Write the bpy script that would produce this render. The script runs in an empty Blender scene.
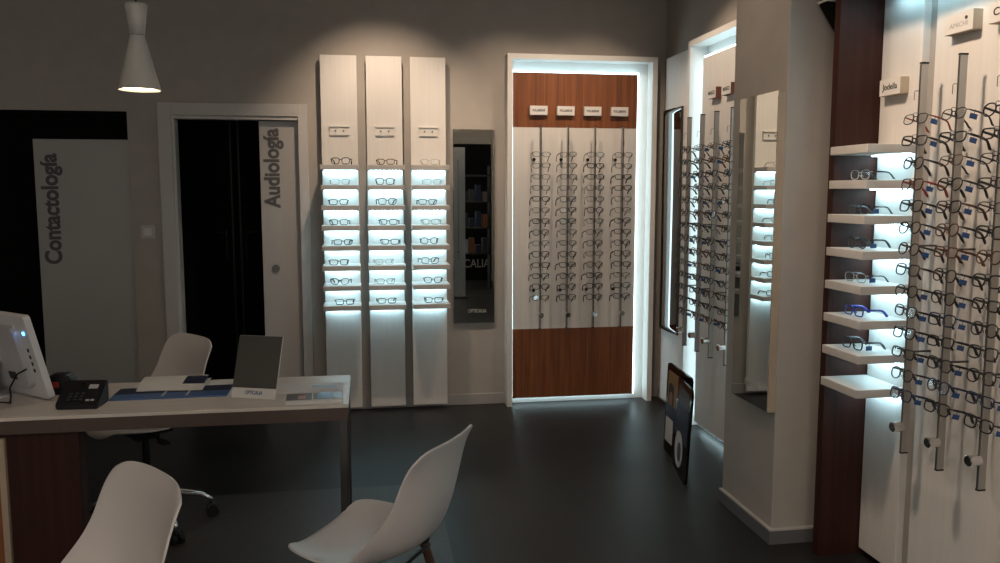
import bpy, bmesh, math, random
from mathutils import Vector, Matrix, Euler
random.seed(7)
C = bpy.context.scene.collection
PI = math.pi
R = math.radians

# ------------------------------------------------------------------ materials
def mat(name, col, rough=.6, metal=0., spec=.5, coat=0., emit=None, es=0.):
    m = bpy.data.materials.new(name); m.use_nodes = True
    b = m.node_tree.nodes['Principled BSDF']
    b.inputs['Base Color'].default_value = (*col, 1)
    b.inputs['Roughness'].default_value = rough
    b.inputs['Metallic'].default_value = metal
    b.inputs['Specular IOR Level'].default_value = spec
    b.inputs['Coat Weight'].default_value = coat
    if emit:
        b.inputs['Emission Color'].default_value = (*emit, 1)
        b.inputs['Emission Strength'].default_value = es
    return m

def noisy(m, c1, c2, scale=(6, 6, 6), nscale=4., detail=4., lo=.3, hi=.7, bump=0.):
    nt = m.node_tree; N = nt.nodes; L = nt.links; b = N['Principled BSDF']
    tc = N.new('ShaderNodeTexCoord'); mp = N.new('ShaderNodeMapping'); mp.inputs['Scale'].default_value = scale
    no = N.new('ShaderNodeTexNoise'); no.inputs['Scale'].default_value = nscale; no.inputs['Detail'].default_value = detail
    rp = N.new('ShaderNodeValToRGB')
    rp.color_ramp.elements[0].position = lo; rp.color_ramp.elements[0].color = (*c1, 1)
    rp.color_ramp.elements[1].position = hi; rp.color_ramp.elements[1].color = (*c2, 1)
    L.new(tc.outputs['Object'], mp.inputs['Vector']); L.new(mp.outputs[0], no.inputs['Vector'])
    L.new(no.outputs['Fac'], rp.inputs['Fac']); L.new(rp.outputs[0], b.inputs['Base Color'])
    if bump:
        bp = N.new('ShaderNodeBump'); bp.inputs['Strength'].default_value = bump; bp.inputs['Distance'].default_value = .002
        L.new(no.outputs['Fac'], bp.inputs['Height']); L.new(bp.outputs[0], b.inputs['Normal'])
    return m

def emis(name, col, s):
    m = bpy.data.materials.new(name); m.use_nodes = True
    nt = m.node_tree; nt.nodes.clear()
    e = nt.nodes.new('ShaderNodeEmission'); e.inputs[0].default_value = (*col, 1); e.inputs[1].default_value = s
    o = nt.nodes.new('ShaderNodeOutputMaterial'); nt.links.new(e.outputs[0], o.inputs[0])
    return m

M = {}
M['wall'] = noisy(mat('wall_paint', (.36, .33, .30), .75, spec=.3), (.375, .345, .315), (.405, .373, .340), nscale=1.2)
M['ceiling'] = mat('ceiling_paint', (.35, .33, .31), .9)
M['trim'] = mat('trim_white', (.50, .48, .46), .45)
M['skirt'] = mat('skirting', (.36, .345, .33), .5)
M['skirtdark'] = mat('grey_skirting', (.13, .13, .135), .45)
M['gapboard'] = mat('gap_board', (.34, .32, .30), .5)
M['slotmetal'] = mat('slot_metal', (.11, .105, .10), .5, metal=.5)
M['whitewood'] = noisy(mat('white_laminate', (.68, .66, .63), .45, spec=.35), (.645, .625, .60), (.69, .67, .645), scale=(14, 14, .7), nscale=3.5, detail=6, lo=.3, hi=.7)
M['shelf'] = noisy(mat('shelf_laminate', (.62, .60, .57), .45), (.47, .45, .43), (.53, .51, .49), scale=(3, 3, 3), nscale=4)
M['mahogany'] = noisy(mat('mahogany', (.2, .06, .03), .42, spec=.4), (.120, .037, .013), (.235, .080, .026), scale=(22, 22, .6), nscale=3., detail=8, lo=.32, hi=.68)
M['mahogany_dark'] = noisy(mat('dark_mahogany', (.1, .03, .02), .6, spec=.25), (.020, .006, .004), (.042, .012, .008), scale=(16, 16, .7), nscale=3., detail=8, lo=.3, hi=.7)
M['framewhite'] = mat('frame_white_lacquer', (.66, .65, .63), .4)
M['led'] = emis('led_diffuser', (.66, .92, 1.0), 7.0)
M['ledshelf'] = emis('shelf_led', (.56, .88, 1.0), 23.0)
M['ledtop'] = emis('header_led', (.50, .86, 1.0), 14.0)
M['mirror'] = mat('mirror_glass', (.62, .64, .62), .01, metal=1.)
M['steel'] = mat('brushed_steel', (.42, .40, .37), .42, metal=.75)
M['chrome'] = mat('chrome', (.75, .75, .75), .12, metal=1.)
M['darkmetal'] = mat('dark_steel', (.10, .095, .09), .3, metal=.9)
M['black'] = mat('black_plastic', (.007, .007, .008), .5, spec=.3)
M['blackgloss'] = mat('black_gloss', (.004, .004, .004), .12, spec=.25)
M['blackmatt'] = mat('black_matt', (.004, .004, .004), .85, spec=.1)
M['darkroom'] = mat('unlit_interior_black', (.005, .005, .005), .9, spec=.05)  # near-black colour stands in for the lack of light inside
M['shell'] = mat('white_shell_plastic', (.58, .545, .53), .38, spec=.4)
M['legwood'] = noisy(mat('beech_wood', (.3, .15, .07), .5), (.05, .024, .013), (.08, .038, .02), scale=(30, 30, 3), nscale=4)
M['desktop'] = noisy(mat('desk_white_oak', (.6, .55, .5), .4), (.56, .50, .455), (.66, .60, .55), scale=(1.2, 24, 24), nscale=3, detail=6)
M['deskedge'] = mat('desk_edge_brown', (.075, .046, .036), .55)
M['letter'] = mat('grey_lettering', (.085, .085, .09), .6)
M['paleletter'] = mat('frosted_lettering', (.42, .42, .40), .7)
M['door_white'] = mat('door_white_laminate', (.40, .385, .37), .5)
M['glassvinyl'] = mat('frosted_vinyl', (.40, .39, .375), .6)
M['plasticwhite'] = mat('white_plastic', (.60, .60, .61), .35)
M['plasticgrey'] = mat('light_grey_plastic', (.42, .42, .44), .4)
M['blueled'] = emis('blue_power_led', (.05, .35, 1.0), 14.0)
M['bluetag'] = mat('blue_tag', (.025, .075, .22), .4)
M['bluepad'] = mat('blue_print', (.05, .11, .27), .35)
M['navy'] = mat('navy_print', (.012, .018, .05), .4)
M['skyprint'] = mat('sky_blue_print', (.12, .24, .38), .4)
M['pinkprint'] = mat('pink_print', (.45, .20, .18), .4)
M['greyprint'] = mat('charcoal_print', (.035, .037, .042), .35)
M['paper'] = mat('paper', (.62, .60, .58), .6)
M['red'] = mat('red_plastic', (.35, .02, .02), .35)
M['tan'] = mat('ochre_print', (.28, .15, .04), .4)
M['skin'] = mat('skin_tone_print', (.30, .15, .10), .5)
M['mirrorpanel'] = mat('mirror_dark_reflection', (.10, .10, .095), .35, metal=.6)  # the dark room it would reflect is put into the colour
M['blackmirror'] = mat('black_tinted_mirror', (.17, .17, .175), .03, metal=1.)
M['edgebeige'] = mat('beige_edge', (.40, .31, .23), .5)
M['signwood'] = mat('sign_edge', (.42, .33, .24), .55)
M['signred'] = mat('sign_edge_red', (.22, .08, .06), .55)
M['signface'] = mat('sign_face', (.66, .64, .62), .45)
M['ink'] = mat('black_ink', (.015, .015, .017), .6)
M['paleink'] = mat('grey_ink', (.33, .33, .34), .6)
M['tube'] = emis('fluorescent_tube', (1.0, .84, .68), 80.0)
M['lampglow'] = emis('pendant_bulb', (1.0, .80, .52), 9.0)
M['lampshade'] = mat('lamp_shade_enamel', (.50, .49, .46), .35)
M['curtain'] = mat('beige_curtain', (.20, .17, .15), .9)
M['brickred'] = mat('racking_stock', (.10, .08, .08), .7)
M['mat'] = noisy(mat('floor_surface', (.055, .048, .045), .5), (.044, .039, .036), (.058, .051, .047), nscale=6)
# floor: dark polished tile with faint mottling and joints
def floor_surface():
    m = mat('dark_stone_floor', (.03, .03, .03), .34, spec=.3)
    nt = m.node_tree; N = nt.nodes; L = nt.links; b = N['Principled BSDF']
    tc = N.new('ShaderNodeTexCoord')
    n1 = N.new('ShaderNodeTexNoise'); n1.inputs['Scale'].default_value = 2.2; n1.inputs['Detail'].default_value = 7
    rp = N.new('ShaderNodeValToRGB')
    rp.color_ramp.elements[0].position = .3; rp.color_ramp.elements[0].color = (.013, .0125, .012, 1)
    rp.color_ramp.elements[1].position = .72; rp.color_ramp.elements[1].color = (.023, .0215, .0205, 1)
    L.new(tc.outputs['Object'], n1.inputs['Vector']); L.new(n1.outputs['Fac'], rp.inputs['Fac'])
    br = N.new('ShaderNodeTexBrick'); br.offset = 0; br.inputs['Scale'].default_value = 1
    br.inputs['Brick Width'].default_value = .9; br.inputs['Row Height'].default_value = .9
    br.inputs['Mortar Size'].default_value = .002; br.inputs['Color1'].default_value = (1, 1, 1, 1); br.inputs['Color2'].default_value = (1, 1, 1, 1)
    br.inputs['Mortar'].default_value = (.55, .55, .55, 1)
    L.new(tc.outputs['Object'], br.inputs['Vector'])
    mx = N.new('ShaderNodeMix'); mx.data_type = 'RGBA'; mx.blend_type = 'MULTIPLY'; mx.inputs[0].default_value = 1
    L.new(rp.outputs[0], mx.inputs[6]); L.new(br.outputs['Color'], mx.inputs[7]); L.new(mx.outputs[2], b.inputs['Base Color'])
    r2 = N.new('ShaderNodeMapRange'); r2.inputs[3].default_value = .32; r2.inputs[4].default_value = .52
    L.new(n1.outputs['Fac'], r2.inputs[0]); L.new(r2.outputs[0], b.inputs['Roughness'])
    return m
M['floor'] = floor_surface()
def lens_mat(name, tint, gl=.10):
    m = bpy.data.materials.new(name); m.use_nodes = True
    nt = m.node_tree; nt.nodes.clear()
    t = nt.nodes.new('ShaderNodeBsdfTransparent'); t.inputs[0].default_value = (*tint, 1)
    g = nt.nodes.new('ShaderNodeBsdfGlossy'); g.inputs['Roughness'].default_value = .04
    f = nt.nodes.new('ShaderNodeMixShader'); f.inputs[0].default_value = gl
    o = nt.nodes.new('ShaderNodeOutputMaterial')
    nt.links.new(t.outputs[0], f.inputs[1]); nt.links.new(g.outputs[0], f.inputs[2]); nt.links.new(f.outputs[0], o.inputs[0])
    return m
M['lens'] = lens_mat('clear_demo_lens', (.985, .987, .987), .045)
M['shopglass'] = lens_mat('shop_window_glass', (.75, .78, .78), .06)
for k, c, r, me in [('g_black', (.008, .008, .009), .3, 0), ('g_brown', (.07, .025, .012), .35, 0), ('g_gun', (.07, .07, .075), .3, .8),
                    ('g_red', (.22, .03, .025), .35, 0), ('g_blue', (.02, .03, .30), .3, 0), ('g_clear', (.40, .38, .36), .25, 0),
                    ('g_navy', (.012, .02, .06), .35, 0)]:
    M[k] = mat(k, c, r, metal=me)

# ------------------------------------------------------------------ helpers
def new(name, bm, m, parent=None, smooth=False, mods=None):
    me = bpy.data.meshes.new(name); bmesh.ops.recalc_face_normals(bm, faces=bm.faces); bm.to_mesh(me); bm.free()
    ms = m if isinstance(m, (list, tuple)) else [m]
    for x in ms: me.materials.append(M[x] if isinstance(x, str) else x)
    if smooth:
        for p in me.polygons: p.use_smooth = True
    o = bpy.data.objects.new(name, me); C.objects.link(o)
    if parent: o.parent = parent
    return o
def thing(name, label, cat, loc=(0, 0, 0), rot=(0, 0, 0), group=None):
    o = bpy.data.objects.new(name, None); o.empty_display_size = .05; C.objects.link(o)
    o.location = loc; o.rotation_euler = rot
    return tag(o, label, cat, group)
def tag(o, label, cat, group=None):
    o['label'] = label; o['category'] = cat
    if group: o['group'] = group
    return o
def struct(o): o['kind'] = 'structure'; return o
def box(bm, x0, x1, y0, y1, z0, z1, bev=0., mi=0):
    vs = [bm.verts.new(p) for p in [(x0, y0, z0), (x1, y0, z0), (x1, y1, z0), (x0, y1, z0), (x0, y0, z1), (x1, y0, z1), (x1, y1, z1), (x0, y1, z1)]]
    fs = [bm.faces.new([vs[i] for i in f]) for f in [(0, 3, 2, 1), (4, 5, 6, 7), (0, 1, 5, 4), (1, 2, 6, 5), (2, 3, 7, 6), (3, 0, 4, 7)]]
    for f in fs: f.material_index = mi
    if bev:
        es = list({e for f in fs for e in f.edges})
        bmesh.ops.bevel(bm, geom=es, offset=bev, segments=2, affect='EDGES', profile=.5)
    return bm
def bx(*a, **k): return box(bmesh.new(), *a, **k)
def tube(bm, pts, r, n=8, closed=False, flat=None):
    """sweep an n-gon of radius r (a number, or one per point) along pts"""
    pts = [Vector(p) for p in pts]; N = len(pts); rings = []
    prev = None
    for i, p in enumerate(pts):
        if closed: t = (pts[(i+1) % N] - pts[i-1]).normalized()
        else: t = (pts[min(i+1, N-1)] - pts[max(i-1, 0)]).normalized()
        if prev is None:
            a = Vector((0, 0, 1)) if abs(t.z) < .9 else Vector((0, 1, 0))
            u = t.cross(a).normalized()
        else:
            u = (prev - t * prev.dot(t)).normalized()
        prev = u; w = t.cross(u)
        rr = r[i] if isinstance(r, (list, tuple)) else r
        rings.append([bm.verts.new(p + (u * math.cos(2*PI*k/n) * rr + w * math.sin(2*PI*k/n) * rr * (flat or 1))) for k in range(n)])
    for i in range(N if closed else N-1):
        a, b = rings[i], rings[(i+1) % N]
        for k in range(n): bm.faces.new([a[k], a[(k+1) % n], b[(k+1) % n], b[k]])
    if not closed: bm.faces.new(rings[0][::-1]); bm.faces.new(rings[-1])
    return bm
def lathe(bm, prof, n=24, cap=True, c=(0, 0)):
    rings = [[bm.verts.new((c[0] + r*math.cos(2*PI*k/n), c[1] + r*math.sin(2*PI*k/n), z)) for k in range(n)] for r, z in prof]
    for a, b in zip(rings, rings[1:]):
        for k in range(n): bm.faces.new([a[k], a[(k+1) % n], b[(k+1) % n], b[k]])
    if cap: bm.faces.new(rings[0][::-1]); bm.faces.new(rings[-1])
    return bm
def prism(bm, poly, axis, a, b):
    """extrude a 2-D outline along axis ('x','y','z') from a to b"""
    def P(u, v, w): return {'x': (w, u, v), 'y': (u, w, v), 'z': (u, v, w)}[axis]
    A = [bm.verts.new(P(u, v, a)) for u, v in poly]; B = [bm.verts.new(P(u, v, b)) for u, v in poly]
    bm.faces.new(A[::-1]); bm.faces.new(B); n = len(poly)
    for i in range(n): bm.faces.new([A[i], A[(i+1) % n], B[(i+1) % n], B[i]])
    return bm
def rrect(w, h, r, n=5, cx=0, cy=0):
    out = []
    for sx, sy, a0 in ((1, 1, 0), (-1, 1, 90), (-1, -1, 180), (1, -1, 270)):
        for k in range(n+1):
            a = R(a0 + 90*k/n); out.append((cx + sx*(w/2-r) + r*math.cos(a), cy + sy*(h/2-r) + r*math.sin(a)))
    return out
def text(name, s, size, m, parent, loc, rot, ext=.001, bold=0., width=None):
    cu = bpy.data.curves.new(name, 'FONT'); cu.body = s; cu.size = size; cu.extrude = ext; cu.offset = bold
    cu.align_x = 'CENTER'; cu.align_y = 'CENTER'
    tmp = bpy.data.objects.new(name, cu); C.objects.link(tmp)
    dg = bpy.context.evaluated_depsgraph_get()
    me = bpy.data.meshes.new_from_object(tmp.evaluated_get(dg)); me.name = name
    bpy.data.objects.remove(tmp); bpy.data.curves.remove(cu)
    if width:
        xs = [v.co.x for v in me.vertices]; k = width/(max(xs)-min(xs)); c = (max(xs)+min(xs))/2
        for v in me.vertices: v.co.x = (v.co.x-c)*k
    me.materials.clear(); me.materials.append(M[m])
    o = bpy.data.objects.new(name, me); C.objects.link(o); o.location = loc; o.rotation_euler = rot
    if parent: o.parent = parent
    return o

# ------------------------------------------------------------------ camera (eye height 1.5 m, level roll)
cam = bpy.data.cameras.new('camera'); co = bpy.data.objects.new('camera', cam); C.objects.link(co)
cam.sensor_width = 36; cam.lens = 825/1000*36; cam.clip_start = .05
co.location = (0, 0, 1.5); co.rotation_euler = (R(90-6.2), 0, R(-9.2))
bpy.context.scene.camera = co

# ------------------------------------------------------------------ the room
BW = 5.70; RW = 2.11; LW = -3.2; FW = -2.6; CH = 2.95
struct(new('floor', bx(LW-.15, RW+.15, FW-.15, BW+1.6, -.1, 0), 'floor'))
struct(new('ceiling', bx(LW-.15, RW+.15, FW-.15, BW+1.6, CH, CH+.1), 'ceiling'))
# back wall with the two door openings
bm = bmesh.new()
D1 = (-2.75, -1.507, 2.015); D2 = (-1.235, -.435, 1.965)
for a, b, z0, z1 in [(LW-.15, D1[0], 0, CH), (D1[0], D1[1], D1[2], CH), (D1[1], D2[0], 0, CH), (D2[0], D2[1], D2[2]+.01, CH), (D2[1], RW+.15, 0, CH)]:
    box(bm, a, b, BW, BW+.12, z0, z1)
struct(new('wall_back', bm, 'wall'))
struct(new('wall_right', bx(RW, RW+.15, FW, BW, 0, CH), 'wall'))
struct(new('wall_left', bx(LW-.15, LW, FW, BW, 0, CH), 'wall'))
struct(new('wall_column', bx(1.69, RW, 3.17, 3.665, 0, CH, bev=.004), 'wall'))
bm = bmesh.new(); box(bm, LW, -2.7, FW-.15, FW, 0, CH); box(bm, -2.7, 1.1, FW-.15, FW, 2.35, CH); box(bm, 1.1, RW, FW-.15, FW, 0, CH)
struct(new('wall_front', bm, 'wall'))
# dark rooms behind both doors
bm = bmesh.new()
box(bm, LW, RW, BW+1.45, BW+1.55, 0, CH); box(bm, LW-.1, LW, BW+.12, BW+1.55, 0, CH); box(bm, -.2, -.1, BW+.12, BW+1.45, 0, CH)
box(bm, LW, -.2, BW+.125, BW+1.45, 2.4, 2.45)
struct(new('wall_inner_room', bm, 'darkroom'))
# skirtings
struct(new('baseboard_back', box(bx(D2[1]+.08, .95, BW-.014, BW, 0, .075, bev=.002), -1.507, -1.32, BW-.014, BW, 0, .075), 'skirt'))
bm = bmesh.new()
box(bm, 1.676, RW, 3.156, 3.17, 0, .06); box(bm, 1.676, 1.69, 3.17, 3.665, 0, .06); box(bm, 1.676, RW, 3.665, 3.679, 0, .06)
struct(new('baseboard_column', bm, 'skirtdark'))
bm = bmesh.new()
box(bm, 1.674, RW, 3.154, 3.17, .06, .068); box(bm, 1.674, 1.69, 3.17, 3.665, .06, .068)
struct(new('trim_3', bm, 'trim'))
struct(new('baseboard_right', box(bx(RW-.014, RW, 5.03, BW, 0, .075), RW-.014, RW, FW, 1.5, 0, .075), 'skirt'))
# invented front shop window, out of view, lets in the world fill
w = struct(new('added_window_1', box(box(box(bx(-2.7, -2.64, FW-.1, FW-.03, 0, 2.35), 1.04, 1.1, FW-.1, FW-.03, 0, 2.35), -2.7, 1.1, FW-.1, FW-.03, 2.29, 2.35), -2.7, 1.1, FW-.1, FW-.03, 0, .08), 'darkmetal'))
new('window_glass', bx(-2.64, 1.04, FW-.07, FW-.06, .08, 2.29), 'shopglass', w)
w = struct(new('door_3', bx(1.2, 2.10, FW+.001, FW+.03, 0, 2.3), 'blackmatt'))
text('window_lettering', 'OPTICALIA', .20, "paleink", w, (1.68, FW+.0325, .28), (R(90), 0, 0), width=.80)

# ---- contact lens door (left)
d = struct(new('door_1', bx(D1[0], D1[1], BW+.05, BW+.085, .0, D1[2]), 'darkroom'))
new('door_frame', box(bx(D1[0], D1[1], BW+.012, BW+.05, D1[2]-.03, D1[2]), D1[0], D1[0]+.03, BW+.012, BW+.05, 0, D1[2]-.03), 'blackmatt', d)
new('frosted_panel', bx(-2.085, D1[1]-.002, BW+.022, BW+.05, .01, 1.835), 'glassvinyl', d)
text('door_lettering', 'Contactología', .138, 'letter', d, (-1.995, BW+.0205, 1.39), (R(90), R(-90), 0), bold=.005, width=.71)

# ---- audiology sliding door
fr = struct(new('trim_1', box(box(bx(-1.318, D2[0], BW-.02, BW+.10, 0, 2.075, bev=.003), D2[1], -.372, BW-.02, BW+.10, 0, 2.075, bev=.003), D2[0], D2[1], BW-.02, BW+.10, 1.995, 2.075, bev=.003), 'trim'))
fr2 = struct(new('trim_2', box(bx(D2[0], D2[1], BW-.008, BW+.02, 1.972, 1.99), D2[0], D2[0]+.018, BW+.0, BW+.1, 0, 1.972), 'trim'))
d = struct(new('door_2', bx(-.692, D2[1]-.004, BW+.035, BW+.07, .01, 1.968, bev=.002), 'door_white'))
text('door_lettering', 'Audiología', .138, 'letter', d, (-.612, BW+.0335, 1.655), (R(90), R(-90), 0), bold=.005, width=.53)
bm = bmesh.new(); lathe(bm, [(.020, 0), (.026, 0), (.026, .006), (.020, .006)], 24, cap=False); lathe(bm, [(.0205, .001), (.0205, .003)], 24)
o = new('finger_pull', bm, 'darkmetal', d); o.location = (-.608, BW+.033, .985); o.rotation_euler = (R(90), 0, 0)
# the dark wardrobe seen inside
t = thing('wardrobe', 'black two-door wardrobe with slim handles inside the dark audiology room', 'wardrobe', (-.96, BW+.75, 0))
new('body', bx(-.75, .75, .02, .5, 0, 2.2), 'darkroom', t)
for s in (-1, 1):
    dd = new('door', bx(min(0, s*.74)+(.006 if s > 0 else 0), max(0, s*.74)-(.006 if s < 0 else 0), 0, .02, .03, 2.17, bev=.002), 'blackmatt', t)
    h = bmesh.new(); tube(h, [(s*.07, -.045, 1.0), (s*.07, -.045, 1.22)], .009); tube(h, [(s*.07, 0, 1.18), (s*.07, -.045, 1.18)], .009)
    tube(h, [(s*.07, -.045, 1.2), (s*.13, -.04, 1.2)], .008)
    new('handle', h, 'darkmetal', dd)
    new('edge_strip', bx(s*.028-.006, s*.028+.006, -.006, 0, .1, 2.1), 'black', dd)

# light switch
t = thing('light_switch', 'small white square light switch on the wall between the two doors', 'switch', (-1.408, BW, 1.24))
new('plate', prism(bmesh.new(), rrect(.085, .085, .008), 'y', -.010, 0), 'trim', t)
new('rocker', bx(-.024, .024, -.015, -.010, -.024, .024, bev=.002), 'framewhite', t)

# ------------------------------------------------------------------ shelf panels
def shelf_panel(x, label, loc, rotz, slot=True, nsh=8, group=None, h=2.39):
    """local: board face at y=0 facing -y, x centred; floor z=0"""
    t = thing('shelf_display', label, 'display shelf', loc, (0, 0, rotz), group)
    new('back_board', bx(-.118, .118, 0, .035, .03, h, bev=.002), 'whitewood', t)
    new('wall_bracket', box(bx(-.06, .06, .035, .078, 1.9, 1.98), -.06, .06, .035, .078, .3, .38), 'darkmetal', t)
    for i in range(nsh):
        z = 1.658 - .1305*i
        s = new('shelf', bx(-.122, .122, -.20, -.0005, z-.016, z+.016, bev=.002), 'shelf', t)
        new('light_strip', bx(-.105, .105, -.034, -.012, z-.020, z-.0165), 'ledshelf', s)
    if slot:
        s = new('sign_slot', box(bx(-.062, .062, -.012, 0, 1.872, 1.925), -.064, .064, -.02, 0, 1.925, 1.932), 'whitewood', t)
        hb = bmesh.new()
        for dx in (-.026, .026): lathe(hb, [(.0055, 0), (.0055, .003)], 12, c=(dx, 0))
        o = new('screw', hb, 'darkmetal', s); o.location = (0, -.012, 1.90); o.rotation_euler = (R(90), 0, 0)
    return t
PX = [-.163, .132, .422]
for px, lb in zip(PX, ['white wall panel with eight lit shelves, nearest the audiology door', 'middle one of the three white wall panels with eight lit shelves', 'white wall panel with eight lit shelves, beside the narrow wall mirror']):
    shelf_panel(0, lb, (px, 5.62, 0), 0, group='lit shelf panels on the back wall')

# ------------------------------------------------------------------ niches with rods
HZ = 1.770; HOOK = []
def rod(parent, x, ydepth, ztop=1.94, zbot=.56, lockface=None, rows=14):
    """rod standing at local x, centred at y = ydepth (wall is +y); 10 mm wide, 26 mm deep"""
    r = new('display_rod', bx(x-.006, x+.006, ydepth-.013, ydepth+.013, zbot, ztop, bev=.0015), 'steel', parent)
    for za in (ztop, zbot-.005): new('end_cap', bx(x-.0065, x+.0065, ydepth-.0135, ydepth+.0135, za, za+.0055), 'black', r)
    new('slot', bx(x-.0035, x+.0035, ydepth-.0139, ydepth-.0131, zbot+.002, ztop-.002), 'slotmetal', r)
    if not HOOK:
        hk = bmesh.new(); tube(hk, [(0, .001, .002), (0, -.014, .003), (0, -.018, 0), (0, -.0185, -.030)], .0012, 5)
        me = bpy.data.meshes.new('hook'); hk.to_mesh(me); hk.free(); me.materials.append(M['darkmetal']); HOOK.append(me)
    for i in range(-1, rows):
        h = bpy.data.objects.new('hook', HOOK[0]); C.objects.link(h); h.parent = r; h.location = (x, ydepth-.0135, HZ - .0752*i)
    l = bmesh.new(); lathe(l, [(.018, 0), (.018, .038), (.015, .041)], 16)
    o = new('lock', l, 'chrome', r); o.location = (x, ydepth-.012, .655); o.rotation_euler = (R(90), 0, 0)
    if lockface: new('lock_label', bx(x-.018, x+.018, ydepth-.050, ydepth-.046, .638, .672, bev=.001), 'signface', r)
    br = bmesh.new()
    for z in (1.31, .93): tube(br, [(x, ydepth+.01, z), (x, ydepth+.1, z)], .004, 6)
    new('wall_fixing', br, 'darkmetal', r)
    return r

def niche(label, loc, rotz, W, boards, rods, ry, depth=.12, labels=(), gap=.012):
    """local: wall plane y=0, niche projects to -depth; x 0..W"""
    t = thing('display_niche', label, 'display', loc, (0, 0, rotz))
    bm = bmesh.new(); T = .035; H = 2.425
    box(bm, 0, T, -depth, -.001, 0, H); box(bm, W-T, W, -depth, -.001, 0, H); box(bm, T, W-T, -depth, -.001, H-T, H)
    new('frame', bm, 'framewhite', t)
    new('niche_back', bx(T, W-T, -.012, -.001, 0, H-T), 'framewhite', t)
    x0, x1, z0, z1 = T+gap, .930, .045, 2.31
    # led tubes in the gap behind the floating panel
    new('light_strip', bx(x0-.011, x0-.001, -.055, -.035, z0, z1+.013), 'led', t)
    new('light_strip', bx(x1+.001, x1+.013, -.055, -.035, z0, z1+.013), 'led', t)
    new('light_strip', bx(x0, x1, -.055, -.035, z1+.001, z1+.013), 'led', t)
    new('light_strip', bx(x0+.02, x1-.02, -.036, -.020, z0+.002, z0+.014), 'led', t)
    new('panel_mount', box(box(bmesh.new(), x0+.1, x1-.1, -.040, -.012, .4, .5), x0+.1, x1-.1, -.040, -.012, 1.9, 2.0), 'darkmetal', t)
    for nm, m, za, zb in boards:
        new(nm, bx(x0, x1, -.065, -.040, za, zb), m, t)
    for k, rx in enumerate(rods):
        rod(t, rx, ry, lockface=k in labels)
        for kz in (1.722, .815):  # small black turned stub left of each rod, high and low
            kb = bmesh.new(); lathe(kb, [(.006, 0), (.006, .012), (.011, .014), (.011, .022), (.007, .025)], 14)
            o = new('black_stub', kb, 'black', t); o.location = (rx-.030, -.065, kz); o.rotation_euler = (R(90), 0, 0)
    return t
MID = [('wood_panel', 'mahogany', 1.94, 2.31), ('white_panel', 'whitewood', .54, 1.94), ('wood_panel', 'mahogany', .045, .54)]
N1X = .955
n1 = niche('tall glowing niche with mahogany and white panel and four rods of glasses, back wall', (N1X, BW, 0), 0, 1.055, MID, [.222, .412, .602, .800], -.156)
# niche in the right wall: local +x runs toward the camera (world -y), local -y is world -x
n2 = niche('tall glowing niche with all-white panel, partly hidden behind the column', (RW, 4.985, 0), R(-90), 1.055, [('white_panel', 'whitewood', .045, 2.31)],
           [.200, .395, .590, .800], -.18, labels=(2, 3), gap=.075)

# ------------------------------------------------------------------ right foreground display with wooden surround
t3 = thing('display_wall', 'large display in the right foreground with dark wooden surround and white boards', 'display', (RW, 3.155, 0), (0, 0, R(-90)))
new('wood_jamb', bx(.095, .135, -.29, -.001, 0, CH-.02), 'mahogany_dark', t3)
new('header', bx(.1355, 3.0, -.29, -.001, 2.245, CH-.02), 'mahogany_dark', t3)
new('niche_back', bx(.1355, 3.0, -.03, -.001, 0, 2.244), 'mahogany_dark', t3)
new('gap_board', bx(.30, .60, -.080, -.03, .04, 2.243), 'gapboard', t3)
new('white_panel', bx(.447, 1.62, -.11, -.081, .04, 2.243, bev=.002), 'whitewood', t3)
new('light_strip', bx(.24, 2.9, -.17, -.145, 2.232, 2.244), 'ledtop', t3)
for rx in (.51, .70, .893): rod(t3, rx, -.195)
sp3 = shelf_panel(0, 'white panel with eight lit shelves against the dark wooden surround, right foreground', (2.0, 2.897, 0), R(-90), slot=False, h=2.243)
# recess of the panel next to corner with tinted mirror
t = thing('wall_panel', 'white wall board behind the dark mirror in the far right corner', 'wall panel', (RW, 5.53, 0), (0, 0, R(-90)))
new('board', bx(0, .50, -.058, -.02, .04, 2.405, bev=.002), 'whitewood', t)
new('spacer', bx(.05, .45, -.02, -.001, .3, 2.1), 'darkmetal', t)

# ------------------------------------------------------------------ mirrors
def mirror(name, label, loc, rotz, w, h, th, edge, m='mirror', txt=None, bow=0.):
    t = thing(name, label, 'mirror', loc, (0, 0, rotz))
    new('backing', bx(-w/2, w/2, -th+.003, -.0005, 0, h), edge, t)
    if bow:      # a thin acrylic sheet that bulges slightly
        bm = bmesh.new(); NX, NZ = 24, 40; W2 = w/2-.002; F = []; B = []
        for j in range(NZ+1):
            z = .002+(h-.004)*j/NZ; k = bow*(1+.12*math.sin(j/NZ*5.5+.6))
            cs = .006*math.sin(j/NZ*PI*1.3+.5)
            F.append([bm.verts.new((x, -th-k*(1-(x/W2)**2)-cs*.25*x/W2, z)) for x in [-W2+2*W2*i/NX for i in range(NX+1)]])
            B.append([bm.verts.new((x, -th+.0029, z)) for x in [-W2+2*W2*i/NX for i in range(NX+1)]])
        for G, fl in ((F, 0), (B, 1)):
            for j in range(NZ):
                for i in range(NX): bm.faces.new([G[j][i], G[j][i+1], G[j+1][i+1], G[j+1][i]])
        for j in range(NZ):
            for i in (0, NX): bm.faces.new([F[j][i], F[j+1][i], B[j+1][i], B[j][i]])
        for i in range(NX):
            for j in (0, NZ): bm.faces.new([F[j][i], F[j][i+1], B[j][i+1], B[j][i]])
        g = new('glass', bm, m, t)
        for p in g.data.polygons: p.use_smooth = len(p.vertices) == 4 and abs(p.normal.y) > .9
    else: new('glass', bx(-w/2+.002, w/2-.002, -th, -th+.0029, .002, h-.002), m, t)
    if txt: text('etched_lettering', 'OPTICALIA', .035, 'paleletter', t, (0.02, -th-.0008, .085), (R(90), 0, 0), ext=.0003, width=.13)
    return t
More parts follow.
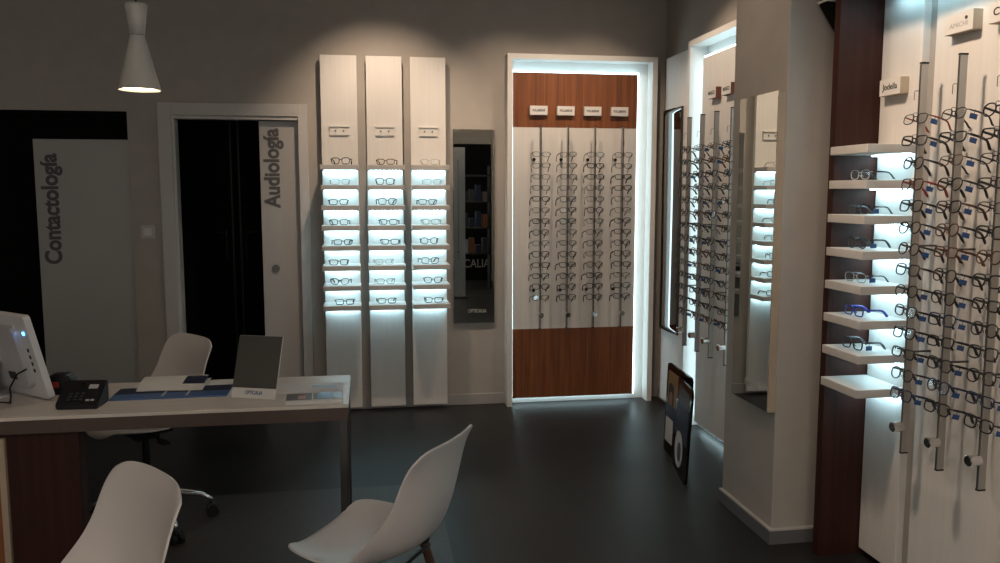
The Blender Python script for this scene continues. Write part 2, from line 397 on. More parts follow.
mirror('wall_mirror', 'narrow wall mirror between the shelf panels and the glowing niche', (.738, BW, .585), 0, .285, 1.34, .022, 'darkmetal', txt=True)
mirror('wall_mirror', 'narrow mirror with thick beige edge on the column, right of the white niche', (1.69, 3.345, .575), R(-90), .345, 1.335, .037, 'edgebeige', txt=True)
mirror('wall_mirror', 'dark narrow mirror on the white board in the far right corner', (2.049, 5.360, .545), R(-90.5), .345, 1.51, .012, 'darkmetal', m='blackmirror', bow=.0075)

# ------------------------------------------------------------------ sign blocks
def sign(label, loc, rotz, w, h, d, s, side, ink='ink', tsz=.022, tw=None, bold=.0006, dot=False, grp=None, tz=0):
    t = thing('brand_sign', label, 'sign', loc, (0, 0, rotz), grp)
    new('block', bx(-w/2, w/2, -d, 0, -h/2, h/2, bev=.001), side, t)
    f = new('face', bx(-w/2+.001, w/2-.001, -d-.001, -d, -h/2+.001, h/2-.001), 'signface', t)
    text('lettering', s, tsz, ink, t, (0, -d-.0012, tz), (R(90), 0, 0), ext=.0003, bold=bold, width=tw or w*.72)
    if dot:
        b = bmesh.new(); lathe(b, [(.006, 0), (.006, .0015)], 14); o = new('dot', b, 'ink', t); o.location = (w*.27, -d-.001, h*.16); o.rotation_euler = (R(90), 0, 0)
for k, (x, lb) in enumerate(zip([.222, .412, .602, .795], ['first', 'second', 'third', 'fourth'])):
    sign('small white lettered block on mahogany, %s from the left above the rods' % lb, (N1X+x, BW-.0655, 2.053), 0, .122, .062, .03, 'PULL&BEAR', 'signface', tsz=.022, grp='white sign blocks on the mahogany panel')
for y, lb in ((4.66, 'farther of the two white sign blocks on the white niche panel'), (4.46, 'nearer of the two white sign blocks on the white niche panel')):
    sign(lb, (RW-.0655, y, 2.075), R(-90), .122, .062, .035, 'MANGO', 'signred', tsz=.032)
sign('small white block with handwritten style black lettering above the lit shelves', (2.0-.0005, 2.905, 1.895), R(-90), .125, .062, .035, 'Jodella', 'signwood', tsz=.032)
sign('white sign block with faint grey letters and a black dot, right foreground', (2.0-.0005, 2.55, 2.062), R(-90), .135, .066, .035, 'AMICHI', 'signwood', ink='paleink', tsz=.022, tw=.085, dot=True, tz=-.008, bold=0)
sign('white sign block cut off by the right edge of the photo', (2.0-.0005, 2.345, 2.062), R(-90), .135, .066, .035, 'Custo', 'signwood', tsz=.034)

# ------------------------------------------------------------------ eyeglasses
def rim_loop(cx, cz, w, h, n=26, p=3.0, droop=0.):
    out = []
    for k in range(n):
        a = 2*PI*k/n; c, s = math.cos(a), math.sin(a)
        x = math.copysign(abs(c)**(2/p), c)*w/2; z = math.copysign(abs(s)**(2/p), s)*h/2
        if z < 0: x *= 1-.10*abs(z)/(h/2)
        z += droop*abs(cx+x)/.07*.004
        X = cx+x
        out.append((X, .10*(X*X)*1.6, cz+z))
    return out
STY = {  # lens w, h, exponent, wire radius, lift at the outer corners
 'rectangular': (.050, .033, 4.2, .0026, .2), 'rounded': (.047, .041, 2.3, .0024, 0), 'square': (.049, .039, 3.6, .0026, .3),
 'wire': (.050, .034, 3.2, .0017, 0), 'cat-eye': (.050, .037, 2.9, .0025, 1.4)}
PROTO = {}
def build_glasses(style):
    w, h, p, r, dr = STY[style]; cx = .0085 + w/2; cz = .0025 + h/2
    parts = {}
    bm = bmesh.new()
    for s in (-1, 1):
        tube(bm, rim_loop(s*cx, cz, w, h, p=p, droop=dr), r, 6, closed=True)
        ox = s*(cx+w/2)
        tube(bm, [(ox-s*.001, .10*ox*ox*1.6, cz+h*.28), (ox+s*.004, .004, cz+h*.30), (ox+s*.0055, .010, cz+h*.30)], r*1.1, 6)
        tube(bm, [(s*.0085, .001, cz-h*.05), (s*.0075, .007, cz-h*.12), (s*.0095, .008, cz-h*.25)], .0012, 5)
    tube(bm, [(-.0095, 0, cz+h*.16), (-.004, -.001, cz+h*.23), (.004, -.001, cz+h*.23), (.0095, 0, cz+h*.16)], r*1.1, 6)
    me = bpy.data.meshes.new('frame_front'); bm.to_mesh(me); bm.free(); parts['front'] = me
    lm = []
    for s in (-1, 1):
        bm = bmesh.new(); lp = rim_loop(s*cx, cz, w*.985, h*.985, p=p, droop=dr)
        A = [bm.verts.new((x, y-.0006, z)) for x, y, z in lp]; B = [bm.verts.new((x, y+.0006, z)) for x, y, z in lp]
        bm.faces.new(A); bm.faces.new(B[::-1])
        me = bpy.data.meshes.new('lens'); bm.to_mesh(me); bm.free(); me.materials.append(M['lens']); lm.append(me)
    parts['lens'] = lm
    tm = []
    for s in (-1, 1):
        bm = bmesh.new(); ox = s*(cx+w/2+.0055); hz = cz+h*.30; tr = max(r*1.15, .0016)
        pts = [(ox, .010, hz), (ox+s*.001, .036, hz), (ox, .064, hz-.001), (ox-s*.003, .080, hz-.004), (ox-s*.006, .092, hz-.013), (ox-s*.008, .102, hz-.024), (ox-s*.009, .109, max(hz-.0355, .0035))]
        tube(bm, pts, [tr*.9, tr, tr, tr, tr*1.2, tr*1.3, tr*.9], 6, flat=1.5)
        me = bpy.data.meshes.new('temple'); bm.to_mesh(me); bm.free(); tm.append(me)
    parts['temple'] = tm
    for me in [parts['front']]+tm:
        me.materials.append(None)
        for q in me.polygons: q.use_smooth = True
    PROTO[style] = parts
for s in STY: build_glasses(s)
bm = bmesh.new(); box(bm, -.0015, .0015, .014, .040, .004, .021, bev=.0008); tube(bm, [(0, .027, .019), (0, .027, .034)], .001, 5)
TAG = bpy.data.meshes.new('price_tag'); bm.to_mesh(TAG); bm.free(); TAG.materials.append(M['bluetag'])
CN = {'g_black': 'black', 'g_brown': 'brown', 'g_gun': 'grey metal', 'g_red': 'red-brown', 'g_blue': 'bright blue', 'g_clear': 'transparent', 'g_navy': 'navy'}
def glasses(style, col, loc, rot, label, group, tcol=None, tagged=False):
    # root sits at the bottom of the bridge; parts hang from it
    r = thing('eyeglasses', label, 'glasses', loc, rot, group)
    P = PROTO[style]
    def part(nm, me, m):
        o = bpy.data.objects.new(nm, me); C.objects.link(o); o.parent = r
        if m:
            o.material_slots[0].link = 'OBJECT'; o.material_slots[0].material = M[m]
        return o
    part('frame_front', P['front'], col)
    for me in P['lens']: part('lens', me, None)
    for me in P['temple']: part('temple', me, tcol or col)
    if tagged:
        o = part('price_tag', TAG, None); o.location = (STY[style][0]+.0135, 0, 0); o['label'] = 'small blue tag'
    return r
ORD = ['top', 'second', 'third', 'fourth', 'fifth', 'sixth', 'seventh', 'eighth', 'ninth', 'tenth', 'eleventh', 'twelfth', 'thirteenth', 'bottom']
RN = ['leftmost', 'second', 'third', 'rightmost']; RN3 = ['leftmost', 'middle', 'rightmost']
rg = random.Random(3)
def pick(u):
    sty = rg.choice(['rectangular', 'rectangular', 'rounded', 'square', 'wire', 'cat-eye'])
    col = rg.choice(['g_black', 'g_black', 'g_black', 'g_gun', 'g_brown', 'g_navy'])
    return sty, col
def desc(sty, col): return CN[col] + ' ' + ('wire-rimmed' if sty == 'wire' else sty)
PIT = R(-14)
def hung(niche_name, place, k, i, base, sty, col, tcol=None, tagged=False, yaw=0., gname=''):
    """base = (x,y) of rod's front side, place = rotz of the display"""
    z = HZ - .0752*i - .010
    w, h = STY[sty][0], STY[sty][1]
    lab = '%s glasses, %s pair on the %s rod of the %s' % (desc(sty, col), ORD[i], (RN3 if 'right' in niche_name else RN)[k], niche_name)
    return glasses(sty, col, (base[0], base[1], z - (.0025 + h*.73)*.97), (PIT, R(rg.uniform(-2, 2)), place+yaw), lab, gname, tcol, tagged)
for k, rx in enumerate((.222, .412, .602, .800)):
    for i in range(14):
        sty, col = pick(0)
        if i < 4: sty, col = rg.choice([('wire', 'g_black'), ('rectangular', 'g_black'), ('wire', 'g_gun')])
        hung('back wall niche', 0, k, i, (N1X+rx, 5.5155), sty, col, yaw=R(rg.uniform(-7, 7)), tagged=(k, i) in ((1, 2), (0, 6)), gname='glasses on the rods of the back niche')
for k, rx in enumerate((.200, .395, .590, .800)):
    for i in range(14):
        sty, col = pick(0)
        hung('white niche beside column', R(-90), k, i, (1.9015, 4.985-rx), sty, col, yaw=R(rg.uniform(-7, 7)), tagged=rg.random() < .4, gname='glasses on the rods of the white niche')
R3 = [[('wire', 'g_black', 'g_red'), ('rectangular', 'g_gun', 'g_black'), ('rounded', 'g_black', None), ('square', 'g_brown', 'g_red'), ('square', 'g_black', None), ('rounded', 'g_black', None), ('rounded', 'g_black', None),
       ('square', 'g_gun', 'g_black'), ('rounded', 'g_black', None), ('cat-eye', 'g_black', None), ('square', 'g_black', None), ('rectangular', 'g_black', None), ('rounded', 'g_black', None), ('square', 'g_navy', None)],
      [('wire', 'g_black', None), ('rectangular', 'g_gun', 'g_black'), ('wire', 'g_brown', 'g_black'), ('rounded', 'g_black', None), ('square', 'g_black', 'g_brown'), ('rounded', 'g_brown', 'g_black'), ('rectangular', 'g_brown', None),
       ('rounded', 'g_black', None), ('rounded', 'g_black', None), ('square', 'g_navy', None), ('rectangular', 'g_black', None), ('square', 'g_black', None), ('rounded', 'g_navy', None), ('square', 'g_black', None)],
      [('rounded', 'g_black', None), ('rectangular', 'g_black', None), ('wire', 'g_black', None), ('rectangular', 'g_gun', None), ('wire', 'g_black', None), ('square', 'g_black', None), ('rounded', 'g_brown', 'g_black'),
       ('square', 'g_black', None), ('rectangular', 'g_black', None), ('rounded', 'g_black', None), ('square', 'g_gun', 'g_black'), ('rounded', 'g_black', None), ('rectangular', 'g_navy', None), ('square', 'g_black', None)]]
for k, rx in enumerate((.51, .70, .893)):
    for i in range(14):
        sty, col, tc = R3[k][i]
        hung('right foreground display', R(-90), k, i, (1.8865, 3.155-rx), sty, col, tc, yaw=R(rg.uniform(-5, 5)), tagged=not (k == 0 and i in (2, 7)), gname='glasses on the rods in the right foreground')
# pairs standing on the shelves of the back wall
SN = ['top', 'second', 'third', 'fourth', 'fifth', 'sixth', 'seventh', 'lowest']
CS = [[('square', 'g_black'), ('wire', 'g_clear'), ('rectangular', 'g_black'), ('rectangular', 'g_black'), ('rectangular', 'g_black'), ('rectangular', 'g_black'), ('cat-eye', 'g_black'), ('rectangular', 'g_navy')],
      [('rectangular', 'g_brown'), ('square', 'g_brown'), ('square', 'g_black'), ('rectangular', 'g_black'), ('rectangular', 'g_navy'), ('wire', 'g_clear'), ('wire', 'g_gun'), ('rectangular', 'g_gun')],
      [('wire', 'g_clear'), ('wire', 'g_clear'), ('rectangular', 'g_gun'), ('rectangular', 'g_clear'), ('rounded', 'g_black'), ('square', 'g_black'), ('cat-eye', 'g_black'), ('rectangular', 'g_black')]]
for c, px in enumerate(PX):
    for i in range(8):
        sty, col = CS[c][i]; z = 1.658 - .1305*i + .0180
        glasses(sty, col, (px+rg.uniform(-.02, .02), 5.475+rg.uniform(-.008, .008), z), (0, 0, R(rg.uniform(-12, 12))),
                '%s glasses on the %s shelf of the %s back wall panel' % (desc(sty, col), SN[i], ['left', 'middle', 'right'][c]), 'glasses on the lit back wall shelves')
S3 = [None, ('wire', 'g_clear', 'g_black', False), ('wire', 'g_gun', 'g_gun', True), ('rounded', 'g_gun', 'g_black', True), ('wire', 'g_clear', 'g_gun', True), ('rectangular', 'g_blue', 'g_blue', False), ('square', 'g_black', 'g_gun', True), None]
for i, q in enumerate(S3):
    if not q: continue
    z = 1.658 - .1305*i + .0180
    glasses(q[0], q[1], (1.855, 2.90, z), (0, 0, R(-90+rg.uniform(0, 9))), '%s glasses on the %s lit shelf in the right foreground' % (desc(q[0], q[1]), SN[i]), 'glasses on the right foreground shelves', q[2], q[3])

# ------------------------------------------------------------------ desk
DX0, DX1, DY0, DY1, DZ = -2.35, -.073, 2.915, 3.395, .75
t = thing('desk', 'long pale-topped desk with brown edge and dark wooden pedestal', 'desk', (0, 0, 0))
new('desk_top', bx(DX0, DX1, DY0, DY1, DZ-.012, DZ, bev=.001), 'desktop', t)
new('desk_rim', bx(DX0+.002, DX1-.002, DY0+.003, DY1-.002, DZ-.058, DZ-.012), 'deskedge', t)
for x, y in ((DX1-.034, DY0+.01), (DX1-.034, DY1-.045), (DX0+.01, DY1-.045), (DX0+.01, DY0+.12)):
    new('leg', bx(x, x+.03, y, y+.03, 0, DZ-.058, bev=.002), 'darkmetal', t)
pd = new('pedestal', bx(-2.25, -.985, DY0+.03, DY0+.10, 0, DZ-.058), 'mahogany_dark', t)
new('drawer_front', bx(-2.2, -1.235, DY0+.010, DY0+.03, .03, DZ-.075, bev=.002), 'mahogany', t)
new('edge_band', bx(-1.234, -1.214, DY0+.012, DY0+.03, .03, DZ-.075), 'edgebeige', t)
# thin sheet over the floor below, lighter than the floor around it
tag(new('floor_surface', bx(-1.9, .33, 2.2, 4.13, .0, .003), 'mat'), 'flat dark brown-grey sheet on the floor under the desk', 'mat')

# ---- all-in-one computer seen from behind
t = thing('computer', 'white all-in-one computer seen from behind at the left end of the desk', 'computer', (-1.328, 3.285, DZ), (0, 0, R(-41)))
bm = bmesh.new(); prism(bm, rrect(.50, .318, .012), 'y', -.012, .012)
bmesh.ops.rotate(bm, verts=bm.verts, matrix=Matrix.Rotation(R(14), 3, 'X')); bmesh.ops.translate(bm, verts=bm.verts, vec=(0, -.02, .164))
sc = new('screen_housing', bm, 'plasticwhite', t)
def onback(nm, w, h, cx, cz, d0, d1, m, p=sc, r=.01):
    bm = bmesh.new(); prism(bm, rrect(w, h, r, cx=cx, cy=cz), 'y', d0, d1)
    bmesh.ops.rotate(bm, verts=bm.verts, matrix=Matrix.Rotation(R(14), 3, 'X')); bmesh.ops.translate(bm, verts=bm.verts, vec=(0, -.02, .164))
    return new(nm, bm, m, p)
onback('rear_cover', .40, .24, -.01, .0, -.034, -.012, 'plasticgrey', r=.03)
onback('screen', .46, .27, 0, .015, .012, .0135, 'blackgloss', r=.004)
onback('port_label', .045, .03, .10, -.07, -.0365, -.034, 'greyprint', r=.002)
for k in range(4): onback('port', .008, .012, .185, .045-.028*k, -.0352, -.034 if k == 9 else -.0335, 'black', r=.002) if False else onback('port', .009, .014, .215, .03-.026*k, -.014, -.012, 'black', r=.002)
onback('power_light', .012, .012, .220, .095, -.0145, -.012, 'blueled', r=.0055)
bm = bmesh.new(); box(bm, -.09, .07, -.14, -.02, 0, .012, bev=.004)
prism(bm, [(-.12, .012), (-.09, .012), (-.045, .16), (-.06, .16)], 'x', -.06, .05)
new('stand', bm, 'plasticgrey', t)
bm = bmesh.new(); P0 = Vector((.215, -.045, .13))
tube(bm, [(.215, -.048, .125), (.200, -.075, .11), (.175, -.090, .06), (.170, -.085, .03), (.172, -.09, .004)], .0035, 6)
tube(bm, [(.17, -.09, .006), (.10, -.11, .004), (.02, -.16, .004), (-.08, -.14, .02), (-.1, -.12, .05)], .0028, 6)
tube(bm, [(.12, -.10, .004), (.03, -.17, .012), (-.06, -.13, .045), (-.12, -.10, .06)], .0025, 6)
new('cable', bm, 'black', t)
# ---- desk phone
t = thing('desk_phone', 'black desk telephone base with keys on the front of the desk', 'telephone', (-.998, 3.045, DZ), (0, 0, R(-4)))
bm = bmesh.new(); prism(bm, [(-.055, 0), (.055, 0), (.060, .078), (.040, .083), (-.055, .022)], 'x', -.070, .070)
bmesh.ops.bevel(bm, geom=list(bm.edges), offset=.004, segments=2, affect='EDGES')
new('body', bm, 'black', t)
sl = math.atan2(.061, .095)
def onph(nm, bmx, m): 
    bmesh.ops.rotate(bmx, verts=bmx.verts, matrix=Matrix.Rotation(sl, 3, 'X')); bmesh.ops.translate(bmx, verts=bmx.verts, vec=(0, -.055, .022)); return new(nm, bmx, m, t)
for r_ in range(3):
    for c_ in range(3): onph('key', bx(-.03+c_*.02-.006, -.03+c_*.02+.006, .018+r_*.014-.004, .018+r_*.014+.004, 0, .003, bev=.001), 'greyprint')
onph('display', bx(.022, .052, .070, .088, 0, .003), 'plasticgrey')
for dx in (.034, .050): onph('key', bx(dx-.006, dx+.006, .010, .018, 0, .003, bev=.001), 'plasticgrey')
onph('handset_prong', bx(-.004, .004, .09, .1, 0, .014, bev=.001), 'black')
# ---- tape pot
t = thing('tape_dispenser', 'small black eight-sided desk holder with red patch behind the telephone', 'holder', (-1.135, 3.25, DZ))
bm = bmesh.new(); prism(bm, [(-.045, 0), (.045, 0), (.050, .02), (.045, .055), (.03, .075), (-.03, .075), (-.045, .055), (-.05, .02)], 'y', -.03, .03)
bmesh.ops.bevel(bm, geom=list(bm.edges), offset=.004, segments=2, affect='EDGES'); new('body', bm, 'black', t)
new('red_patch', prism(bmesh.new(), rrect(.035, .022, .004, cx=-.018, cy=.04), 'y', -.032, -.029), 'red', t)

# ---- desk pad, leaflets, mirror, brochures
t = thing('desk_pad', 'long blue printed counter pad lying on the desk', 'desk pad', (-.725, 3.235, DZ), (0, 0, R(1)))
new('pad', bx(-.205, .205, -.135, .115, 0, .006, bev=.001), 'bluepad', t)
new('printed_band', bx(-.205, .205, -.06, .03, .006, .0066), 'navy', t)
new('white_band', bx(-.205, .205, .035, .11, .006, .0066), 'paper', t)
for x in (-.03, .055): new('divider', bx(x, x+.008, -.12, .03, .0066, .0072), 'paper', t)
t = thing('leaflet', 'folded white leaflet with a navy square, propped on the blue pad', 'leaflet', (-.74, 3.19, DZ+.0075), (0, 0, R(-3)))
bm = bmesh.new(); N = 10
def sheet(bm, w, d, th, f, y0=0):
    A = []
    for i in range(N+1):
        y = y0 + d*i/N; A.append([bm.verts.new((x, y, f(i/N)+dz)) for x in (-w/2, w/2) for dz in (0, th)])
    for a, b in zip(A, A[1:]):
        bm.faces.new([a[1], a[3], b[3], b[1]]); bm.faces.new([a[0], b[0], b[2], a[2]]); bm.faces.new([a[0], a[1], b[1], b[0]]); bm.faces.new([a[3], a[2], b[2], b[3]])
    bm.faces.new([A[0][0], A[0][2], A[0][3], A[0][1]]); bm.faces.new([A[-1][0], A[-1][1], A[-1][3], A[-1][2]])
    return bm
new('lower_sheet', sheet(bm, .24, .15, .0006, lambda s: .001+.012*math.sin(s*PI*.5)), 'paper', t)
o = new('upper_sheet', sheet(bmesh.new(), .235, .15, .0006, lambda s: .003+.022*math.sin(s*PI*.55)), 'paper', t); o.rotation_euler = (0, 0, R(4))
o = new('navy_square', sheet(bmesh.new(), .08, .085, .0006, lambda s: .0045+.022*math.sin((s*.57+.3)*PI*.55), y0=.045), 'navy', t); o.location = (.075, .006, 0)
t = thing('counter_mirror', 'tilted dark rectangular counter mirror with white base strip, middle of the desk', 'mirror', (-.418, 3.045, DZ), (R(-20), 0, R(-20)))
# reclines away from the viewer
new('board', prism(bmesh.new(), rrect(.172, .232, .003, cy=.116+.002), 'y', 0, .006), 'paper', t)
new('glass', bx(-.0855, .0855, -.0015, -.0001, .040, .233), 'mirrorpanel', t)
text('lettering', 'OPTICALIA', .02, 'bluepad', t, (.0, -.0008, .023), (R(90), 0, 0), ext=.0003, bold=.0005, width=.068)
new('easel', bx(-.02, .02, .006, .010, .03, .15), 'greyprint', t)
t = thing('brochure', 'thick glossy brochure with two dark pictures at the right end of the desk', 'brochure', (-.196, 2.985, DZ), (0, 0, R(3)))
new('pages', bx(-.100, .100, -.048, .055, 0, .016, bev=.001), 'paper', t)
new('left_picture', bx(-.097, -.008, -.044, .052, .016, .0168), 'greyprint', t)
new('right_picture', bx(-.003, .097, -.044, .052, .016, .0168), 'greyprint', t)
new('blue_patch', bx(.012, .065, -.038, .048, .0168, .0173), 'skyprint', t)
new('pink_patch', bx(-.056, -.030, -.03, .016, .0168, .0173), 'pinkprint', t)
t = thing('leaflet', 'white printed leaflet lying behind the thick brochure at the desk end', 'leaflet', (-.165, 3.155, DZ), (0, 0, R(-2)))
new('sheet', bx(-.065, .065, -.10, .10, 0, .0015), 'paper', t)
new('colour_patch', bx(-.012, .030, -.07, -.03, .0015, .002), 'pinkprint', t)
new('blue_patch', bx(-.055, .04, .03, .06, .0015, .002), 'skyprint', t)
t = thing('leaflet', 'blank white leaflet to the right of the counter mirror', 'leaflet', (-.305, 3.20, DZ), (0, 0, R(8)))
new('sheet', bx(-.045, .045, -.08, .08, 0, .0015), 'paper', t)

# ------------------------------------------------------------------ shell chairs
PROF = [(-.225, .428), (-.205, .440), (-.15, .440), (-.07, .431), (.01, .428), (.075, .433), (.132, .450), (.175, .487), (.202, .55), (.218, .62), (.230, .69), (.243, .745), (.264, .795)]
HW = [.135, .185, .218, .232, .236, .236, .234, .230, .222, .212, .205, .202, .198]
def catmull(a, t):
    n = len(a)-1; f = t*n; i = min(int(f), n-1); f -= i
    p = [a[max(0, min(n, i+k))] for k in (-1, 0, 1, 2)]
    return .5*((2*p[1]) + (-p[0]+p[2])*f + (2*p[0]-5*p[1]+4*p[2]-p[3])*f*f + (-p[0]+3*p[1]-3*p[2]+p[3])*f**3)
def make_shell(parent, m='shell'):
    bm = bmesh.new(); NV, NU = 36, 18; G = []
    ys = [p[0] for p in PROF]; zs = [p[1] for p in PROF]
    for i in range(NV+1):
        v = i/NV; y, z, hw = catmull(ys, v), catmull(zs, v), catmull(HW, v)
        row = []
        for j in range(NU+1):
            u = -1+2*j/NU; a = abs(u)
            mid = math.exp(-((v-.56)/.20)**2)       # where seat turns into back
            lift = .030*a**3*(1-v*.6) + .030*mid*a**2.5
            fwd = (.035 + .045*mid)*a**2.4*(0 if v < .3 else min(1, (v-.3)/.2))
            edge = 0
            if v < .08: edge = -.010*(1-v/.08)**1.5*(1-a*.3)
            endr = 0
            # round the outline toward both ends
            yy = y - fwd; zz = z + lift*(1 if v < .6 else max(0, 1-(v-.6)/.3)) + edge
            if v > .82: q_ = (v-.82)/.18; zz -= q_**1.5*.026*a**6; row_s = 1-.04*q_**3; hw_ = hw*row_s
            else: hw_ = hw
            if v < .14: yy += (.14-v)/.14*.022*a**2.5
            row.append(bm.verts.new((u*hw_, yy, zz)))
        G.append(row)
    for i in range(NV):
        for j in range(NU): bm.faces.new([G[i][j], G[i+1][j], G[i+1][j+1], G[i][j+1]])
    o = new('seat_shell', bm, m, parent, smooth=True)
    s = o.modifiers.new('thickness', 'SOLIDIFY'); s.thickness = .006; s.offset = 0
    b = o.modifiers.new('rim', 'BEVEL'); b.width = .002; b.segments = 2; b.limit_method = 'ANGLE'
    return o
def leg_chair(label, loc, face):
    """face = heading of the sitter in degrees (0 = +x)"""
    t = thing('shell_chair', label, 'chair', loc, (0, 0, R(face+90)))
    make_shell(t)
    top = {}
    for sx in (-1, 1):
        for sy in (-1, 1):
            a = Vector((sx*.105, sy*.10+.0, .405)); b = Vector((sx*.195, sy*.185, 0.0))
            bm = bmesh.new(); tube(bm, [b + (a-b)*k for k in (0, .5, 1)], [.011, .015, .014], 12); new('leg', bm, 'legwood', t)
    bm = bmesh.new()
    for sy in (-1, 1): tube(bm, [(-.12, sy*.11, .395), (.12, sy*.11, .395)], .006)
    for sx in (-1, 1): tube(bm, [(sx*.12, -.11, .395), (sx*.12, .11, .395)], .006)
    for sx in (-1, 1):
        tube(bm, [(sx*.14, -.13, .30), (0, 0, .25), (-sx*.14, .13, .30)], .004)
        for sy in (-1, 1): tube(bm, [(sx*.105, sy*.10, .395), (sx*.11, sy*.11, .425)], .010)
    new('brace', bm, 'black', t)
    return t
leg_chair('white shell chair facing left in front of the right end of the desk', (.022, 2.455, 0), 149)
leg_chair('white shell chair turned away from the desk, nearest the camera in the lower left', (-.740, 1.99, 0), 217)
# office chair
t = thing('office_chair', 'white shell swivel chair on chrome castor base behind the desk', 'chair', (-.985, 3.78, 0), (0, 0, R(219+90)))
o = make_shell(t); o.location.z = .045
new('mechanism', box(bx(-.08, .08, -.09, .09, .44, .47, bev=.006), -.03, .03, -.05, .05, .41, .44), 'black', t)
bm = bmesh.new(); tube(bm, [(.07, .0, .45), (.16, -.02, .445), (.20, -.02, .44)], .006); box(bm, .18, .24, -.035, -.005, .435, .445, bev=.002); new('lever', bm, 'black', t)
bm = bmesh.new(); lathe(bm, [(.028, .13), (.028, .28), (.016, .285), (.016, .42)], 18); new('gas_column', bm, 'black', t)
for k in range(5):
    a = R(72*k-2); d = Vector((math.cos(a), math.sin(a), 0))
    bm = bmesh.new(); tube(bm, [d*.02+Vector((0, 0, .15)), d*.10+Vector((0, 0, .150)), d*.22+Vector((0, 0, .115)), d*.265+Vector((0, 0, .085)), d*.27+Vector((0, 0, .065))], [.022, .017, .013, .011, .009], 12)
    lg = new('base_leg', bm, 'chrome', t, smooth=True)
    c = d*.27; n = Vector((-d.y, d.x, 0)); bm = bmesh.new()
    for s in (-1, 1):
        q = [c + n*s*.008, c + n*s*.026]
        tube(bm, [Vector((p.x, p.y, .027)) for p in q], .027, 16)
    tube(bm, [Vector((c.x, c.y, .03)), Vector((c.x, c.y, .066))], .008, 8)
    tube(bm, [Vector((c.x, c.y, .03))+n*.0-d*.02+Vector((0, 0, .015)), Vector((c.x, c.y, .058)), Vector((c.x, c.y, .03))+d*.022+Vector((0, 0, .015))], .012, 8)
    new('castor', bm, 'black', lg)

# ------------------------------------------------------------------ pendant lamp
LX, LY, LZ = -.822, 3.3, 1.876
t = thing('pendant_lamp', 'white hourglass pendant lamp glowing over the desk, upper left', 'lamp', (LX, LY, LZ))
bm = bmesh.new(); prof = [(.074, 0), (.072, .012), (.027, .190), (.026, .198)]
lathe(bm, prof, 40, cap=False); lathe(bm, [(r-.0015, z) for r, z in prof], 40, cap=False)
new('lower_shade', bm, 'lampshade', t, smooth=True)
bm = bmesh.new(); lathe(bm, [(.026, .200), (.039, .306), (.036, .311), (.006, .314)], 40); new('upper_shade', bm, 'lampshade', t, smooth=True)
bm = bmesh.new(); lathe(bm, [(.0245, .196), (.0245, .202)], 32); new('neck_ring', bm, 'black', t)
bm = bmesh.new(); lathe(bm, [(.068, .008), (.068, .011)], 32); new('diffuser', bm, 'lampglow', t)
bm = bmesh.new(); tube(bm, [(0, 0, .313), (0, 0, CH-LZ-.02)], .003, 8); new('cord', bm, 'black', t)
bm = bmesh.new(); lathe(bm, [(.05, CH-LZ-.025), (.05, CH-LZ)], 24); new('ceiling_rose', bm, 'lampshade', t)

# ------------------------------------------------------------------ floor poster stand in front of the white niche
t = thing('advert_stand', 'black rounded two-sided advertising board standing on the floor by the white niche', 'advertising board', (1.72, 4.33, 0), (0, 0, 0))
def board(nm, p0, p1, lean, h, pics):
    p0 = Vector((*p0, 0)); p1 = Vector((*p1, 0)); w = (p1-p0).length; ang = math.atan2((p1-p0).y, (p1-p0).x)
    b = new(nm, prism(bmesh.new(), rrect(w, h, .03, cx=w/2, cy=h/2), 'y', 0, .012), 'blackgloss', t)
    b.location = p0; b.rotation_euler = (R(lean), 0, ang)
    for k, (n2, x, z, ww, hh, m, r) in enumerate(pics):
        new(n2, prism(bmesh.new(), rrect(ww, hh, r, cx=x, cy=z), 'y', -.001-.0006*k, -.0001-.0006*k), m, b)
    return b
board('rear_board', (-.02, .17), (-.055, -.27), -2, .52, [('portrait_background', .22, .38, .38, .20, 'tan', .01), ('portrait_hair', .10, .34, .10, .15, 'ink', .045), ('portrait_face', .10, .32, .06, .09, 'skin', .028), ('portrait_coat', .16, .22, .26, .14, 'navy', .02), ('white_notice', .10, .14, .14, .14, 'signface', .005)])
board('front_board', (-.065, -.09), (-.135, -.45), -3, .50, [('portrait_coat', .18, .28, .32, .18, 'navy', .02), ('portrait_background', .18, .42, .28, .09, 'greyprint', .01), ('round_notice', .15, .13, .20, .19, 'paper', .09), ('round_print', .17, .12, .09, .10, 'greyprint', .04)])

# ------------------------------------------------------------------ black lamp head by the top of the wooden surround
t = thing('ceiling_spotlight', 'black spotlight housing between the column and the wooden surround at top', 'spotlight', (1.857, 3.115, 2.148))
bm = bmesh.new(); prism(bm, [(-.062, .095), (.03, .095), (.03, -.02), (.018, -.02)], 'y', -.03, .03)
bmesh.ops.bevel(bm, geom=list(bm.edges), offset=.004, segments=2, affect='EDGES'); new('housing', bm, 'blackmatt', t)
new('trim_ring', bx(-.064, .03, -.033, .033, .095, .104, bev=.002), 'lampshade', t)
bm = bmesh.new(); tube(bm, [(-.02, 0, .10), (-.02, 0, CH-2.148)], .008); new('stem', bm, 'black', t)

